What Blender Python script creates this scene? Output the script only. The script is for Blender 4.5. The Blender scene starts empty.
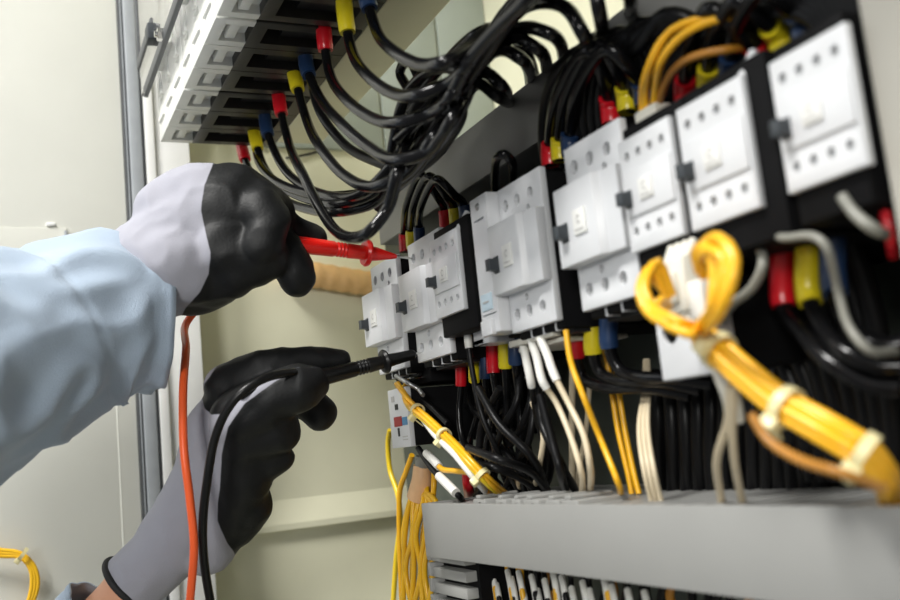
import bpy, bmesh, math, random
from mathutils import Vector, Matrix, Quaternion, noise
random.seed(7)
C = bpy.context.scene.collection
F = 961.0
# ------------------------------------------------------------------ camera axes (world x along the rail, y into the panel, z up)
Xc = Vector((445, 192, 961)).normalized()
Zc = Vector((-636, 6290, -961)); Zc = (Zc - Xc*Zc.dot(Xc)).normalized()
Yc = Zc.cross(Xc)
R = Matrix((Xc, Yc, Zc))
def ray(u, v): return R @ Vector((u-450, 300-v, -F))
def P(u, v, y): r = ray(u, v); return r*(y/r.y)
def PX(u, v, x): r = ray(u, v); return r*(x/r.x)
def D(u, v, d): return ray(u, v)*(d/F)
def proj(p):
    c = R.transposed() @ Vector(p); return (450-F*c.x/c.z, 300+F*c.y/c.z)

# ------------------------------------------------------------------ materials
MATS = {}
def mat(name, col, rough=.5, metal=0., var=.06, scale=60., bump=.0, bscale=None, spec=.5, coat=0., trans=0., sheen=0., alpha=1.):
    m = bpy.data.materials.new(name); m.use_nodes = True
    nt = m.node_tree; b = nt.nodes['Principled BSDF']
    tc = nt.nodes.new('ShaderNodeTexCoord'); n = nt.nodes.new('ShaderNodeTexNoise')
    n.inputs['Scale'].default_value = scale; n.inputs['Detail'].default_value = 4
    nt.links.new(tc.outputs['Object'], n.inputs['Vector'])
    r = nt.nodes.new('ShaderNodeValToRGB')
    r.color_ramp.elements[0].position = .3; r.color_ramp.elements[1].position = .7
    r.color_ramp.elements[0].color = [max(0, c*(1-var)) for c in col]+[1]
    r.color_ramp.elements[1].color = [min(1, c*(1+var)) for c in col]+[1]
    nt.links.new(n.outputs['Fac'], r.inputs['Fac']); nt.links.new(r.outputs['Color'], b.inputs['Base Color'])
    b.inputs['Roughness'].default_value = rough; b.inputs['Metallic'].default_value = metal
    b.inputs['Specular IOR Level'].default_value = spec
    b.inputs['Coat Weight'].default_value = coat
    b.inputs['Transmission Weight'].default_value = trans
    b.inputs['Sheen Weight'].default_value = sheen
    b.inputs['Alpha'].default_value = alpha
    if bump:
        n2 = nt.nodes.new('ShaderNodeTexNoise'); n2.inputs['Scale'].default_value = bscale or scale*4
        nt.links.new(tc.outputs['Object'], n2.inputs['Vector'])
        bp = nt.nodes.new('ShaderNodeBump'); bp.inputs['Strength'].default_value = bump; bp.inputs['Distance'].default_value = .001
        nt.links.new(n2.outputs['Fac'], bp.inputs['Height']); nt.links.new(bp.outputs['Normal'], b.inputs['Normal'])
    MATS[name] = m; return m
M_CREAM = mat('cream_powder_coat', (.74, .725, .55), .45, var=.03, scale=12, bump=.08, bscale=900)
M_DOOR = mat('door_powder_coat', (.70, .70, .64), .45, var=.03, scale=10, bump=.08, bscale=900)
M_FRAME = mat('frame_white', (.78, .78, .76), .4, var=.02)
M_GREEN = mat('grey_green_panel', (.36, .40, .36), .5, var=.05, scale=15)
M_PLATE = mat('mounting_plate_dark', (.085, .10, .085), .6, var=.15, scale=20)
M_GASKET = mat('gasket_grey_rubber', (.33, .35, .37), .45, var=.05)
M_GASKETD = mat('gasket_dark_rubber', (.08, .085, .09), .5)
M_DUCT = mat('duct_grey_plastic', (.30, .30, .288), .42, var=.04, scale=14, bump=.05, bscale=300)
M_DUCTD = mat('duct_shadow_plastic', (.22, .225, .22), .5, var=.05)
M_WHITE = mat('white_plastic', (.66, .67, .685), .38, var=.02, bump=.06, bscale=1200)
M_OFFW = mat('off_white_plastic', (.66, .64, .56), .4, var=.03)
M_MCCB = mat('breaker_cover_plastic', (.86, .86, .82), .4, var=.03, bump=.05, bscale=800)
M_BLACK = mat('black_plastic', (.005, .005, .0055), .62, var=.2, bump=.06, bscale=900, spec=.1)
M_DGREY = mat('breaker_body_plastic', (.028, .026, .023), .42, spec=.3, var=.15, bump=.06, bscale=700)
M_SLOT = mat('deep_slot_plastic', (.008, .008, .008), .6)
M_BTN = mat('slate_button_plastic', (.03, .036, .042), .45)
M_SCREW = mat('zinc_screw', (.45, .46, .46), .35, .9, var=.1)
M_STEEL = mat('bright_steel', (.7, .7, .68), .18, 1.)
M_WIREK = mat('black_wire_pvc', (.005, .005, .0055), .2, var=.1, spec=.3, bump=.05, bscale=300)
M_WIREKM = mat('black_wire_matt', (.006, .006, .0065), .35, var=.1, spec=.22)
M_ORANGE = mat('orange_wire_pvc', (.88, .46, .014), .33, var=.05)
M_YELLOW = mat('yellow_wire_pvc', (.85, .60, .02), .33, var=.05)
mat('deep_yellow_wire_pvc', (.88, .50, .014), .33, var=.05)
M_BROWN = mat('brown_orange_wire_pvc', (.42, .18, .02), .4, var=.1)
M_CREAMW = mat('cream_wire_pvc', (.66, .56, .39), .4, var=.05)
M_GREYW = mat('grey_wire_pvc', (.22, .22, .19), .4, var=.05)
M_SRED = mat('red_sleeve_vinyl', (.62, .008, .018), .28, var=.05)
M_SYEL = mat('yellow_sleeve_vinyl', (.74, .60, .015), .3, var=.05)
M_SBLU = mat('blue_sleeve_vinyl', (.014, .036, .095), .3, var=.08)
M_FERR = mat('white_ferrule', (.80, .79, .74), .4, var=.03)
M_PROBER = mat('red_probe_plastic', (.80, .012, .008), .3, var=.03)
M_PROBEK = mat('black_probe_rubber', (.006, .006, .006), .32, var=.1, spec=.3)
M_LEADR = mat('orange_red_test_lead', (.95, .13, .03), .35, var=.03)
M_TIE = mat('nylon_cable_tie', (.74, .66, .36), .4, var=.05)
M_TAN = mat('tan_wrap', (.75, .46, .24), .5, var=.08, scale=90)
M_CONDUIT = mat('tan_conduit', (.85, .52, .22), .5, var=.08)
M_SKIN = mat('skin', (.72, .36, .22), .5, var=.06)
M_LABEL = mat('label_white_paper', (.75, .75, .72), .5, var=.02)
M_LBLUE = mat('label_pale_blue', (.55, .68, .76), .5, var=.02)
M_PRED = mat('printed_dark_red', (.33, .02, .02), .5)
M_PBLU = mat('printed_blue', (.08, .25, .45), .5)
M_PINK = mat('printed_grey', (.45, .44, .43), .5)
M_ACRYL = mat('clear_acrylic', (.95, .95, .95), .04, trans=1.)
M_CUFF = mat('black_elastic_cuff', (.012, .012, .013), .7, bump=.3, bscale=900)
M_SLEEVE = mat('light_blue_cotton', (.38, .465, .575), .85, var=.05, scale=30, bump=.5, bscale=1500, sheen=.2)

def glove_mat():
    m = bpy.data.materials.new('knit_glove_with_black_coating'); m.use_nodes = True
    nt = m.node_tree; b = nt.nodes['Principled BSDF']; N = nt.nodes.new; L = nt.links.new
    at = N('ShaderNodeAttribute'); at.attribute_name = 'coat'
    tc = N('ShaderNodeTexCoord')
    nz = N('ShaderNodeTexNoise'); nz.inputs['Scale'].default_value = 70; L(tc.outputs['Object'], nz.inputs['Vector'])
    ad = N('ShaderNodeMath'); ad.operation = 'MULTIPLY_ADD'; ad.inputs[1].default_value = .12; L(nz.outputs['Fac'], ad.inputs[0]); L(at.outputs['Fac'], ad.inputs[2])
    mr = N('ShaderNodeMapRange'); mr.inputs[1].default_value = .50; mr.inputs[2].default_value = .56; L(ad.outputs[0], mr.inputs[0])
    mx = N('ShaderNodeMix'); mx.data_type = 'RGBA'; L(mr.outputs[0], mx.inputs[0])
    mx.inputs[6].default_value = (.36, .36, .41, 1); mx.inputs[7].default_value = (.007, .0075, .008, 1); b.inputs['Specular IOR Level'].default_value = .3
    L(mx.outputs[2], b.inputs['Base Color'])
    r = N('ShaderNodeMapRange'); r.inputs[3].default_value = .9; r.inputs[4].default_value = .55; L(mr.outputs[0], r.inputs[0]); L(r.outputs[0], b.inputs['Roughness'])
    wv = N('ShaderNodeTexNoise'); wv.inputs['Scale'].default_value = 1100; L(tc.outputs['Object'], wv.inputs['Vector'])
    n2 = N('ShaderNodeTexNoise'); n2.inputs['Scale'].default_value = 500; L(tc.outputs['Object'], n2.inputs['Vector'])
    mh = N('ShaderNodeMix'); mh.data_type = 'FLOAT'; L(mr.outputs[0], mh.inputs[0]); L(wv.outputs['Fac'], mh.inputs[2]); L(n2.outputs['Fac'], mh.inputs[3])
    bp = N('ShaderNodeBump'); bp.inputs['Strength'].default_value = .45; bp.inputs['Distance'].default_value = .0004
    L(mh.outputs[0], bp.inputs['Height']); L(bp.outputs['Normal'], b.inputs['Normal'])
    return m
M_GLOVE = glove_mat()

# ------------------------------------------------------------------ object helpers
LABELS = {}
def tag(o, label, cat, group=None, kind=None):
    o['label'] = label; o['category'] = cat
    if group: o['group'] = group
    if kind: o['kind'] = kind
    return o
def empty(name, loc, label, cat, group=None):
    o = bpy.data.objects.new(name, None); C.objects.link(o); o.location = loc; o.empty_display_size = .02
    return tag(o, label, cat, group)
def link(name, bm, m, parent=None, smooth=True, bev=0., label=None, auto=35):
    me = bpy.data.meshes.new(name)
    bmesh.ops.recalc_face_normals(bm, faces=bm.faces[:])
    bm.to_mesh(me); bm.free()
    me.materials.append(m)
    o = bpy.data.objects.new(name, me); C.objects.link(o)
    if parent:
        o.parent = parent
        o.matrix_parent_inverse = Matrix.Identity(4)
    if bev:
        b = o.modifiers.new('bevel', 'BEVEL'); b.width = bev; b.segments = 2; b.limit_method = 'ANGLE'; b.angle_limit = math.radians(40)
        bake(o)
    if smooth:
        for p in o.data.polygons: p.use_smooth = True
        o.data.set_sharp_from_angle(angle=math.radians(auto))
    if label: o['label'] = label
    return o
def bake(o):
    dg = bpy.context.evaluated_depsgraph_get()
    me = bpy.data.meshes.new_from_object(o.evaluated_get(dg)); old = o.data
    o.modifiers.clear(); o.data = me; me.name = old.name
    if not old.users: bpy.data.meshes.remove(old)
def carve(o, cutter_bm):
    me = bpy.data.meshes.new('cut'); bmesh.ops.recalc_face_normals(cutter_bm, faces=cutter_bm.faces[:]); cutter_bm.to_mesh(me); cutter_bm.free()
    c = bpy.data.objects.new('cut', me); C.objects.link(c); c.matrix_world = Matrix.Identity(4)
    if o.parent: c.parent = o.parent
    b = o.modifiers.new('b', 'BOOLEAN'); b.operation = 'DIFFERENCE'; b.object = c; b.solver = 'EXACT'
    bake(o); bpy.data.objects.remove(c); bpy.data.meshes.remove(me)
    for p in o.data.polygons: p.use_smooth = True
    o.data.set_sharp_from_angle(angle=math.radians(35))
    return o
def copy_tree(o, parent=None):
    c = o.copy(); C.objects.link(c)
    if parent: c.parent = parent
    for ch in list(o.children): copy_tree(ch, c)
    return c
PROTO = {}
def structure(o): o['kind'] = 'structure'; return o
def box(bm, x0, x1, y0, y1, z0, z1):
    vs = [bm.verts.new((x, y, z)) for x in (x0, x1) for y in (y0, y1) for z in (z0, z1)]
    for f in ((0,1,3,2),(4,6,7,5),(0,4,5,1),(2,3,7,6),(0,2,6,4),(1,5,7,3)): bm.faces.new([vs[i] for i in f])
def B(*boxes):
    bm = bmesh.new()
    for b in boxes: box(bm, *b)
    return bm
def cyl(bm, p0, p1, r0, r1=None, n=20):
    p0 = Vector(p0); p1 = Vector(p1); r1 = r0 if r1 is None else r1
    q = (p1-p0).to_track_quat('Z', 'Y'); a = []; b = []
    for i in range(n):
        t = 2*math.pi*i/n; d = q @ Vector((math.cos(t), math.sin(t), 0))
        a.append(bm.verts.new(p0+d*r0)); b.append(bm.verts.new(p1+d*r1))
    for i in range(n): bm.faces.new((a[i], a[(i+1)%n], b[(i+1)%n], b[i]))
    bm.faces.new(a[::-1]); bm.faces.new(b)
def lathe(bm, p0, p1, prof, n=28):
    """prof: list of (t along axis in metres, radius)"""
    p0 = Vector(p0); ax = (Vector(p1)-p0).normalized(); q = ax.to_track_quat('Z', 'Y'); rings = []
    for t, r in prof:
        rings.append([bm.verts.new(p0+ax*t+q @ Vector((math.cos(2*math.pi*i/n)*r, math.sin(2*math.pi*i/n)*r, 0))) for i in range(n)])
    for a, b in zip(rings, rings[1:]):
        for i in range(n): bm.faces.new((a[i], a[(i+1)%n], b[(i+1)%n], b[i]))
    bm.faces.new(rings[0][::-1]); bm.faces.new(rings[-1])
def spline(pts, step=.004):
    pts = [Vector(p) for p in pts]
    if len(pts) < 3: pts = [pts[0], (pts[0]+pts[1])/2, pts[1]]
    e = [pts[0]*2-pts[1]]+pts+[pts[-1]*2-pts[-2]]; out = []
    for i in range(1, len(e)-2):
        p0, p1, p2, p3 = e[i-1:i+3]; n = max(3, int((p2-p1).length/step))
        # centripetal catmull-rom
        def tj(ti, a, b): return ti+max(1e-5, (b-a).length)**.5
        t0 = 0; t1 = tj(t0, p0, p1); t2 = tj(t1, p1, p2); t3 = tj(t2, p2, p3)
        for k in range(n):
            t = t1+(t2-t1)*k/n
            A1 = p0*((t1-t)/(t1-t0))+p1*((t-t0)/(t1-t0)); A2 = p1*((t2-t)/(t2-t1))+p2*((t-t1)/(t2-t1)); A3 = p2*((t3-t)/(t3-t2))+p3*((t-t2)/(t3-t2))
            B1 = A1*((t2-t)/(t2-t0))+A2*((t-t0)/(t2-t0)); B2 = A2*((t3-t)/(t3-t1))+A3*((t-t1)/(t3-t1))
            out.append(B1*((t2-t)/(t2-t1))+B2*((t-t1)/(t2-t1)))
    out.append(pts[-1]); return out
def tube(bm, path, r, n=10, rf=None):
    q = None; rings = []; last = None
    for i, p in enumerate(path):
        t = (path[min(i+1, len(path)-1)]-path[max(i-1, 0)]).normalized()
        if q is None: q = t.to_track_quat('Z', 'Y')
        else: q = last.rotation_difference(t) @ q
        last = t; rr = r if rf is None else rf(i/(len(path)-1))
        rings.append([bm.verts.new(p+q @ Vector((math.cos(2*math.pi*k/n)*rr, math.sin(2*math.pi*k/n)*rr, 0))) for k in range(n)])
    for a, b in zip(rings, rings[1:]):
        for k in range(n): bm.faces.new((a[k], a[(k+1)%n], b[(k+1)%n], b[k]))
    bm.faces.new(rings[0][::-1]); bm.faces.new(rings[-1])
def cut_path(path, length, from_end=False, skip=0.):
    pp = path[::-1] if from_end else path
    out = []; L = 0
    for i, p in enumerate(pp):
        if i: L += (p-pp[i-1]).length
        if L >= skip: out.append(p)
        if L > skip+length: break
    return out if len(out) > 1 else pp[:2]
def pix(pts, y0=.25):
    out = []; y = y0
    for p in pts:
        if len(p) > 2: y = p[2]
        out.append(P(p[0], p[1], y))
    return out
SCOL = {'r': (M_SRED, 'red'), 'y': (M_SYEL, 'yellow'), 'b': (M_SBLU, 'dark blue'), 'w': (M_FERR, 'white')}
def wire(pts, r, m, label, group=None, sl=None, sl_end=None, slen=.016, sr=None, name='wire', raw=False, cat='wire', skip=0., smax=8):
    """a wire as one mesh; sl / sl_end put a coloured sleeve on its first / last stretch"""
    path = spline(pts if raw else pix(pts))
    bm = bmesh.new(); tube(bm, path, r, 10)
    o = link(name, bm, m, None, auto=60); tag(o, label, cat, group)
    for s, e in ((sl, False), (sl_end, True)):
        if s:
            sp = cut_path(path, slen, e, skip); bs = bmesh.new(); R0 = sr or r*1.6
            sp = spline(sp, .0015)
            tube(bs, sp, R0, 14, lambda t: R0*(.93+.07*min(1, 8*t)*min(1, 1+0*t))*(1 if t < .93 else .94))
            k = link('wire_sleeve' if s != 'w' else 'ferrule', bs, SCOL[s][0], o, auto=50, label=SCOL[s][1]+' sleeve on the wire end' if s != 'w' else None)
    return o

# ------------------------------------------------------------------ the cabinet
XW = -.98; XF = -.93
structure(link('wall_left', B((XW-.02, XW, .11, .57, -.75, .9)), M_CREAM))
structure(link('wall_back', B((XW-.02, .3, .55, .57, -.75, .9)), M_CREAM))
structure(link('ceiling', B((XW-.02, .3, .11, .57, .9, .92)), M_CREAM))
structure(link('floor', B((XW-.02, .3, .11, .57, -.77, -.75)), M_CREAM))
# front post of the cabinet with its folded lip
structure(link('trim_1', B((XW, XF, PX(148,200,XF).y, .1745, -.75, .9)), M_FRAME, bev=.001))
structure(link('trim_2', B((XF, XF+.004, PX(148,200,XF).y, .141, -.75, .9)), M_FRAME, bev=.001))
# bent ledge across the side wall
bm = bmesh.new()
prof = [(XW, -.036), (XW+.007, -.060), (XW+.007, -.066), (XW, -.066)]
a = [bm.verts.new((x, .1745, z)) for x, z in prof]; b = [bm.verts.new((x, .55, z)) for x, z in prof]
for i in range(4): bm.faces.new((a[i], a[(i+1)%4], b[(i+1)%4], b[i]))
bm.faces.new(a); bm.faces.new(b[::-1])
structure(link('trim_3', bm, M_CREAM, smooth=False))
# upper grey-green panel on the side wall, with its vertical seams
structure(link('trim_4', B((XW, XW+.004, .25, .40, .338, .895), (XW, XW+.004, .403, .48, .338, .895), (XW, XW+.004, .483, .549, .338, .895)), M_GREEN, bev=.0006))
# right side of the enclosure
structure(link('wall_right', B((-.2068, .1, .2535, .55, -.75, .9)), mat('warm_grey_paint', (.40, .385, .34), .5, var=.04, scale=12), bev=.003))
# the door, swung open in line with the side wall
door = structure(link('door_1', B((XF-.012, XF-.004, -.5, PX(126.5,200,XF).y, -.75, .9)), M_DOOR, bev=.001))
def dz(v, u=60): return PX(u, v, XF).z
dp = link('stiffener_panel', B((XF-.004, XF-.0025, -.45, PX(67, 240, XF).y, dz(330), dz(227))), M_DOOR, door, bev=.0006)
link('edge_fold', B((XF-.0045, XF-.0037, PX(119, 440, XF).y-.0008, PX(119, 440, XF).y+.0008, -.75, dz(227))), M_DOOR, door, bev=.0005)
bm = bmesh.new(); c = PX(51, 224, XF)
box(bm, XF-.0045, XF-.001, c.y-.004, c.y+.004, c.z-.0015, c.z+.002)
link('clip', bm, M_FRAME, door, bev=.001)
c = PX(66, 235, XF)
link('hinge_pin', B((XF-.003, XF+.002, c.y-.0015, c.y+.0012, c.z-.012, c.z+.004)), M_GASKET, door, bev=.0005)
# grey rubber seals between door and post
g = link('door_seal', B((XF-.01, XF+.003, PX(132,200,XF).y, PX(145,200,XF).y, -.75, .9)), M_GASKET, bev=.002)
structure(g); g.name = 'trim_5'
def yy(u): return PX(u, 200, XF).y
structure(link('trim_6', B((XF-.01, XF, yy(126.7), yy(129), -.75, .9), (XF-.01, XF, yy(130.5), yy(131.8), -.75, .9), (XF-.01, XF, yy(145.2), yy(147.6), -.75, .9)), M_GASKETD, bev=.0004))
structure(link('trim_7', B((XF-.01, XF+.001, yy(129.1), yy(130.4), -.75, .9)), M_GASKET, bev=.0003))

# mounting plate behind the contactors
mp = link('mounting_plate', B((-.90, -.222, .36, .364, -.70, .24)), M_PLATE, bev=.001)
tag(mp, 'dark grey mounting plate behind the contactors and both wiring ducts', 'mounting plate')
bm = bmesh.new()
for x in (-.85, -.55, -.27):
    for z in (-.6, .1): cyl(bm, (x, .364, z), (x, .55, z), .008)
link('standoff', bm, M_SCREW, mp)

# ------------------------------------------------------------------ wiring ducts
def duct(x0, x1, z0, z1, y0, y1, label, topcover=True):
    t = empty('wiring_duct', (x0, y0, z0), label, 'cable duct', 'slotted grey wiring ducts')
    w = x1-x0; h = z1-z0; d = y1-y0
    bm = B((0, w, 0, .0022, 0, h))
    link('front_wall', bm, M_DUCT, t, bev=.0006)
    link('back_wall', B((0, w, d-.003, d, 0, h)), M_DUCT, t)
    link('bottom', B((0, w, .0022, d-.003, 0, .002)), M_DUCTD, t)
    link('end_wall', B((0, .002, .0022, d-.003, .002, h)), M_DUCT, t)
    bm = bmesh.new(); n = int(w/.0125)
    for i in range(n):
        box(bm, i*w/n+.0004, i*w/n+.0088, .0022, d-.003, h-.0035, h-.001)
    link('slotted_fingers', bm, M_DUCT, t)
    return t
ld = duct(-.602, .02, -.0695, -.035, .25, .358, 'grey slotted wiring duct running below the contactors, its long plain face towards us')
ld.rotation_euler = (0, -.008, 0)
ud = duct(-.722, -.235, .169, .2065, .285, .358, 'darker grey wiring duct running above the contactors, black wires arching into its top')
# beige trunking high up behind the breakers
tr = link('trunking', B((-.90, .1, .255, .30, .316, .40)), M_CREAM, bev=.001)
link('mounting_rail', B((-.82, -.06, .2295, .2552, .335, .365)), M_CREAM, tr)
tag(tr, 'beige trunking bar slanting behind the upper coloured wire sleeves', 'trunking')

# ------------------------------------------------------------------ contactors
def ring_mark(bm, c, r0, r1, n=14, gap=0):
    a = []; b = []
    for i in range(n+1-gap):
        t = 2*math.pi*i/n+.6
        a.append(bm.verts.new((c[0]+math.cos(t)*r0, c[1], c[2]+math.sin(t)*r0*1.1))); b.append(bm.verts.new((c[0]+math.cos(t)*r1, c[1], c[2]+math.sin(t)*r1*1.1)))
    for i in range(len(a)-1): bm.faces.new((a[i], a[i+1], b[i+1], b[i]))
    bmesh.ops.solidify(bm, geom=bm.faces[:], thickness=.0002)
def screw(parent, x, y, z, r=.0024):
    bm = bmesh.new(); cyl(bm, (x, y, z), (x, y+.002, z), r, n=16)
    o = link('terminal_screw', bm, M_SCREW, parent, bev=.0003)
    cb = B((x-r*.85, x+r*.85, y-.001, y+.0007, z-.0003, z+.0003), ); carve(o, cb)
def button(parent, x, y, z, s=1.):
    # T-shaped slide button standing out of the cover
    bm = bmesh.new()
    pr = [(-.0010, .0048), (.0007, .0048), (.0017, .0033), (.0056, .0030), (.0062, .0034)]
    vs = []
    for sx in (-1, 1):
        pts = [(y-d, z+h*s) for d, h in pr]+[(y-d, z-h*s) for d, h in pr[::-1]]
        vs.append([bm.verts.new((x+sx*.003*s, a, b)) for a, b in pts])
    for i in range(10): bm.faces.new((vs[0][i], vs[0][(i+1) % 10], vs[1][(i+1) % 10], vs[1][i]))
    bm.faces.new(vs[0]); bm.faces.new(vs[1][::-1])
    link('slide_button', bm, M_BTN, parent, bev=.0004)
def sticker(parent, x, y, z, w=.011, h=.012):
    s = link('rating_label', B((x-w/2, x+w/2, y-.0008, y+.001, z-h/2, z+h/2)), M_LABEL, parent, bev=.0003)
    bm = bmesh.new(); ring_mark(bm, (x, y-.00095, z+.001), .0013, .0018, gap=3); link('printed_mark', bm, M_PINK, s, smooth=False)
    link('printed_mark', B((x-w*.35, x+w*.35, y-.0011, y-.0008, z-h*.33, z-h*.30)), M_PINK, s, smooth=False)
def contactor(x0, label, w=.054, side=None, z0=.058, h=.0815, fins=True):
    if 'contactor' in PROTO:
        t = copy_tree(PROTO['contactor']); t.location = (x0, .256, z0); t['label'] = label; t.scale.x = w/.052; return t
    t = empty('contactor', (x0, .256, z0), label, 'contactor', 'white three pole contactors on the rail')
    PROTO['contactor'] = t; w = .052
    link('body', B((.0004, w-.0004, .0042, .104, -.004, h-.002)), M_BLACK, t, bev=.001)
    hx = [w*.17, w*.45, w*.75]
    f = link('terminal_housing', B((0, w, 0, .0042, 0, h)), M_WHITE, t, bev=.0007)
    cb = bmesh.new()
    for x in hx:
        cyl(cb, (x, -.002, h*.865), (x, .0032, h*.865), .0034, n=20)
        cyl(cb, (x, -.002, h*.115), (x, .0032, h*.115), .0034, n=20)
    cyl(cb, (w*.68, -.002, h*.775), (w*.68, .0036, h*.775), .0022, n=14)
    cyl(cb, (w*.42, -.002, h*.21), (w*.42, .0036, h*.21), .0022, n=14)
    carve(f, cb)
    for x in hx:
        screw(t, x, .0018, h*.865); screw(t, x, .0018, h*.115)
    link('test_slot', B((w*.68-.0016, w*.68+.0016, .0022, .0038, h*.775-.0018, h*.775+.0018), (w*.42-.0016, w*.42+.0016, .0022, .0038, h*.21-.0018, h*.21+.0018)), M_SLOT, t)
    # front cover: the middle half stands proud, its right strip is chamfered back
    bm = bmesh.new(); zc0 = h*.26; zc1 = h*.735
    pr = [(0, .001), (0, -.009), (w*.70, -.009), (w*.745, -.0055), (w, -.0052), (w, .001)]
    a = [bm.verts.new((x, y, zc0)) for x, y in pr]; b = [bm.verts.new((x, y, zc1)) for x, y in pr]
    for i in range(len(pr)): bm.faces.new((a[i], a[(i+1)%6], b[(i+1)%6], b[i]))
    bm.faces.new(a); bm.faces.new(b[::-1])
    link('front_cover', bm, M_WHITE, t, bev=.0007)
    button(t, w*.15, -.0085, h*.46); sticker(t, w*.44, -.0092, h*.49)
    if fins:
        for k in range(3):
            link('terminal_barrier', B((w*(.28+.27*k), w*(.28+.27*k)+.0012, .004, .034, -.0045, .001)), M_WHITE, t)
        link('wire_entry', B((.004, w-.004, .0115, .03, -.006, -.0035)), M_SLOT, t)
    return t
c1 = contactor(-.674, 'leftmost white contactor, below the tip of the red probe, nothing mounted on its left side', w=.053)
c2 = contactor(-.599, 'white contactor touched by both test probes, red above and black below', w=.054)
c4 = contactor(-.463, 'large white contactor in the centre with a narrow auxiliary block on its left side', w=.0475)
# narrow auxiliary block clipped to c4's left side
ax = empty('auxiliary_block', (-.485, .256, .056), 'narrow white auxiliary block with a pale blue tag, left of the central contactor', 'auxiliary block')
link('body', B((0, .0215, .009, .08, .002, .083)), M_BLACK, ax, bev=.001)
f = link('housing', B((0, .0215, -.007, .0095, .004, .0835)), M_WHITE, ax, bev=.0008)
carve(f, B((.003, .016, -.01, -.0045, .0690, .0706), (.0195, .0206, -.01, .003, .058, .09), (.002, .019, -.01, -.005, .0145, .0155)))
link('identification_tag', B((.003, .016, -.0078, -.0068, .0175, .027)), M_LBLUE, ax, bev=.0003)
link('printed_mark', B((.006, .013, -.0081, -.0077, .0216, .0226)), M_PINK, ax, smooth=False)
link('release_clip', B((.003, .016, -.0095, -.006, .003, .012)), M_WHITE, ax, bev=.0008)
screw(ax, .010, -.0075, .0775, .0022)
contactor(-.391, 'white contactor directly right of the central one, four dark screw holes along its bottom edge', w=.0485)

def front_block(x0, label, w=.04, z0=.074, h=.0495, y=.247, holes=4, buttonz=.46, bx=.02, tabs=False):
    if 'fb' in PROTO:
        t = copy_tree(PROTO['fb']); t.location = (x0, y, z0); t['label'] = label; t.scale = (w/.04, 1, h/.0495)
        if not tabs:
            for c in list(t.children):
                if c.name.startswith('cable_post'): bpy.data.objects.remove(c)
        return t
    t = empty('auxiliary_contactor', (x0, y, z0), label, 'contactor', 'contactors with flat four screw fronts')
    PROTO['fb'] = t; w = .04; h = .0495; bx = .07
    link('body', B((.0005, w+.010, .0032, .112, -.012, h+.006)), M_BLACK, t, bev=.001)
    f = link('housing', B((0, w, 0, .0032, 0, h)), M_WHITE, t, bev=.0006)
    cb = bmesh.new(); xs = [w*(.16+.225*k) for k in range(holes)]
    for x in xs:
        for z in (h*.84, h*.17): cyl(cb, (x, -.002, z), (x, .0022, z), .0021, n=16)
    carve(f, cb)
    for x in xs:
        for z in (h*.84, h*.17): screw(t, x, .0012, z, .0016)
    link('centre_plate', B((w*.08, w*.97, -.0012, .001, h*.30, h*.70)), M_WHITE, t, bev=.0005)
    button(t, (bx+.07)*w, -.0003, h*.46, .9); sticker(t, w*.5, -.0014, h*.5, .010, .009)
    if tabs:
        bm = bmesh.new(); cyl(bm, (w*.93, .004, h-.001), (w*.96, .010, h+.010), .0028, .0018, n=12); link('cable_post', bm, M_WHITE, t)
    return t
front_block(-.542, 'black sided contactor with a small flat white front, right beside the one the probes touch', w=.036, z0=.079, h=.0445, bx=.03, tabs=True)
front_block(-.334, 'flat fronted white contactor below the connector with orange wires', w=.036, bx=.07)
front_block(-.293, 'flat fronted blurred white contactor second from the right, white peg at its top corner', w=.038, z0=.0735, h=.050, bx=.07, tabs=True)
fb4 = front_block(-.241, 'rightmost flat fronted white contactor, next to the beige cabinet wall', w=.0345, z0=.074, h=.0475, bx=.07)

for c in fb4.children:
    if c.name.startswith('body'): c.scale = (.72, 1, 1)

# white overload relay below, half hidden by the orange loop
t = o_r = empty('overload_relay', (-.336, .256, .0185), 'white overload relay with a dark round dial hanging behind the orange wire loop', 'overload relay')
link('body', B((.001, .037, .009, .09, .002, .036)), M_BLACK, t, bev=.001)
f = link('housing', B((0, .038, 0, .0095, 0, .036)), M_WHITE, t, bev=.001)
cb = bmesh.new(); cyl(cb, (.0095, -.002, .020), (.0095, .005, .020), .0052, n=24); cyl(cb, (.026, -.002, .0095), (.026, .004, .0095), .002, n=12); carve(f, cb)
bm = bmesh.new(); cyl(bm, (.0095, .001, .020), (.0095, .0055, .020), .0045, n=20); box(bm, .009, .010, .000, .002, .0165, .0235); link('setting_dial', bm, M_BLACK, t)
link('reset_button', B((.010, .015, -.002, .001, .029, .032)), M_SRED, t, bev=.0005)

# slim timer relay bottom left, printed label face
t = empty('relay', (-.661, .256, .0035), 'slim black relay, its white face printed with red and blue squares', 'relay')
link('body', B((.001, .0355, .003, .103, 0, .040)), M_BLACK, t, bev=.001)
f = link('face_plate', B((0, .0355, 0, .004, -.0005, .0415)), M_WHITE, t, bev=.0005)
for a, m in (((.013, .0185, .0265, .0305), M_SLOT), ((.009, .0235, .0145, .0215), M_PRED), ((.0245, .0335, .0148, .0205), M_PBLU), ((.0145, .0175, .0075, .0135), M_SLOT), ((.007, .0125, .0325, .0365), M_PINK), ((.023, .032, .0065, .0072), M_PINK), ((.023, .032, .0045, .0052), M_PINK)):
    link('printed_mark', B((a[0], a[1], -.0004, .0002, a[2], a[3])), m, t, smooth=False)
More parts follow.
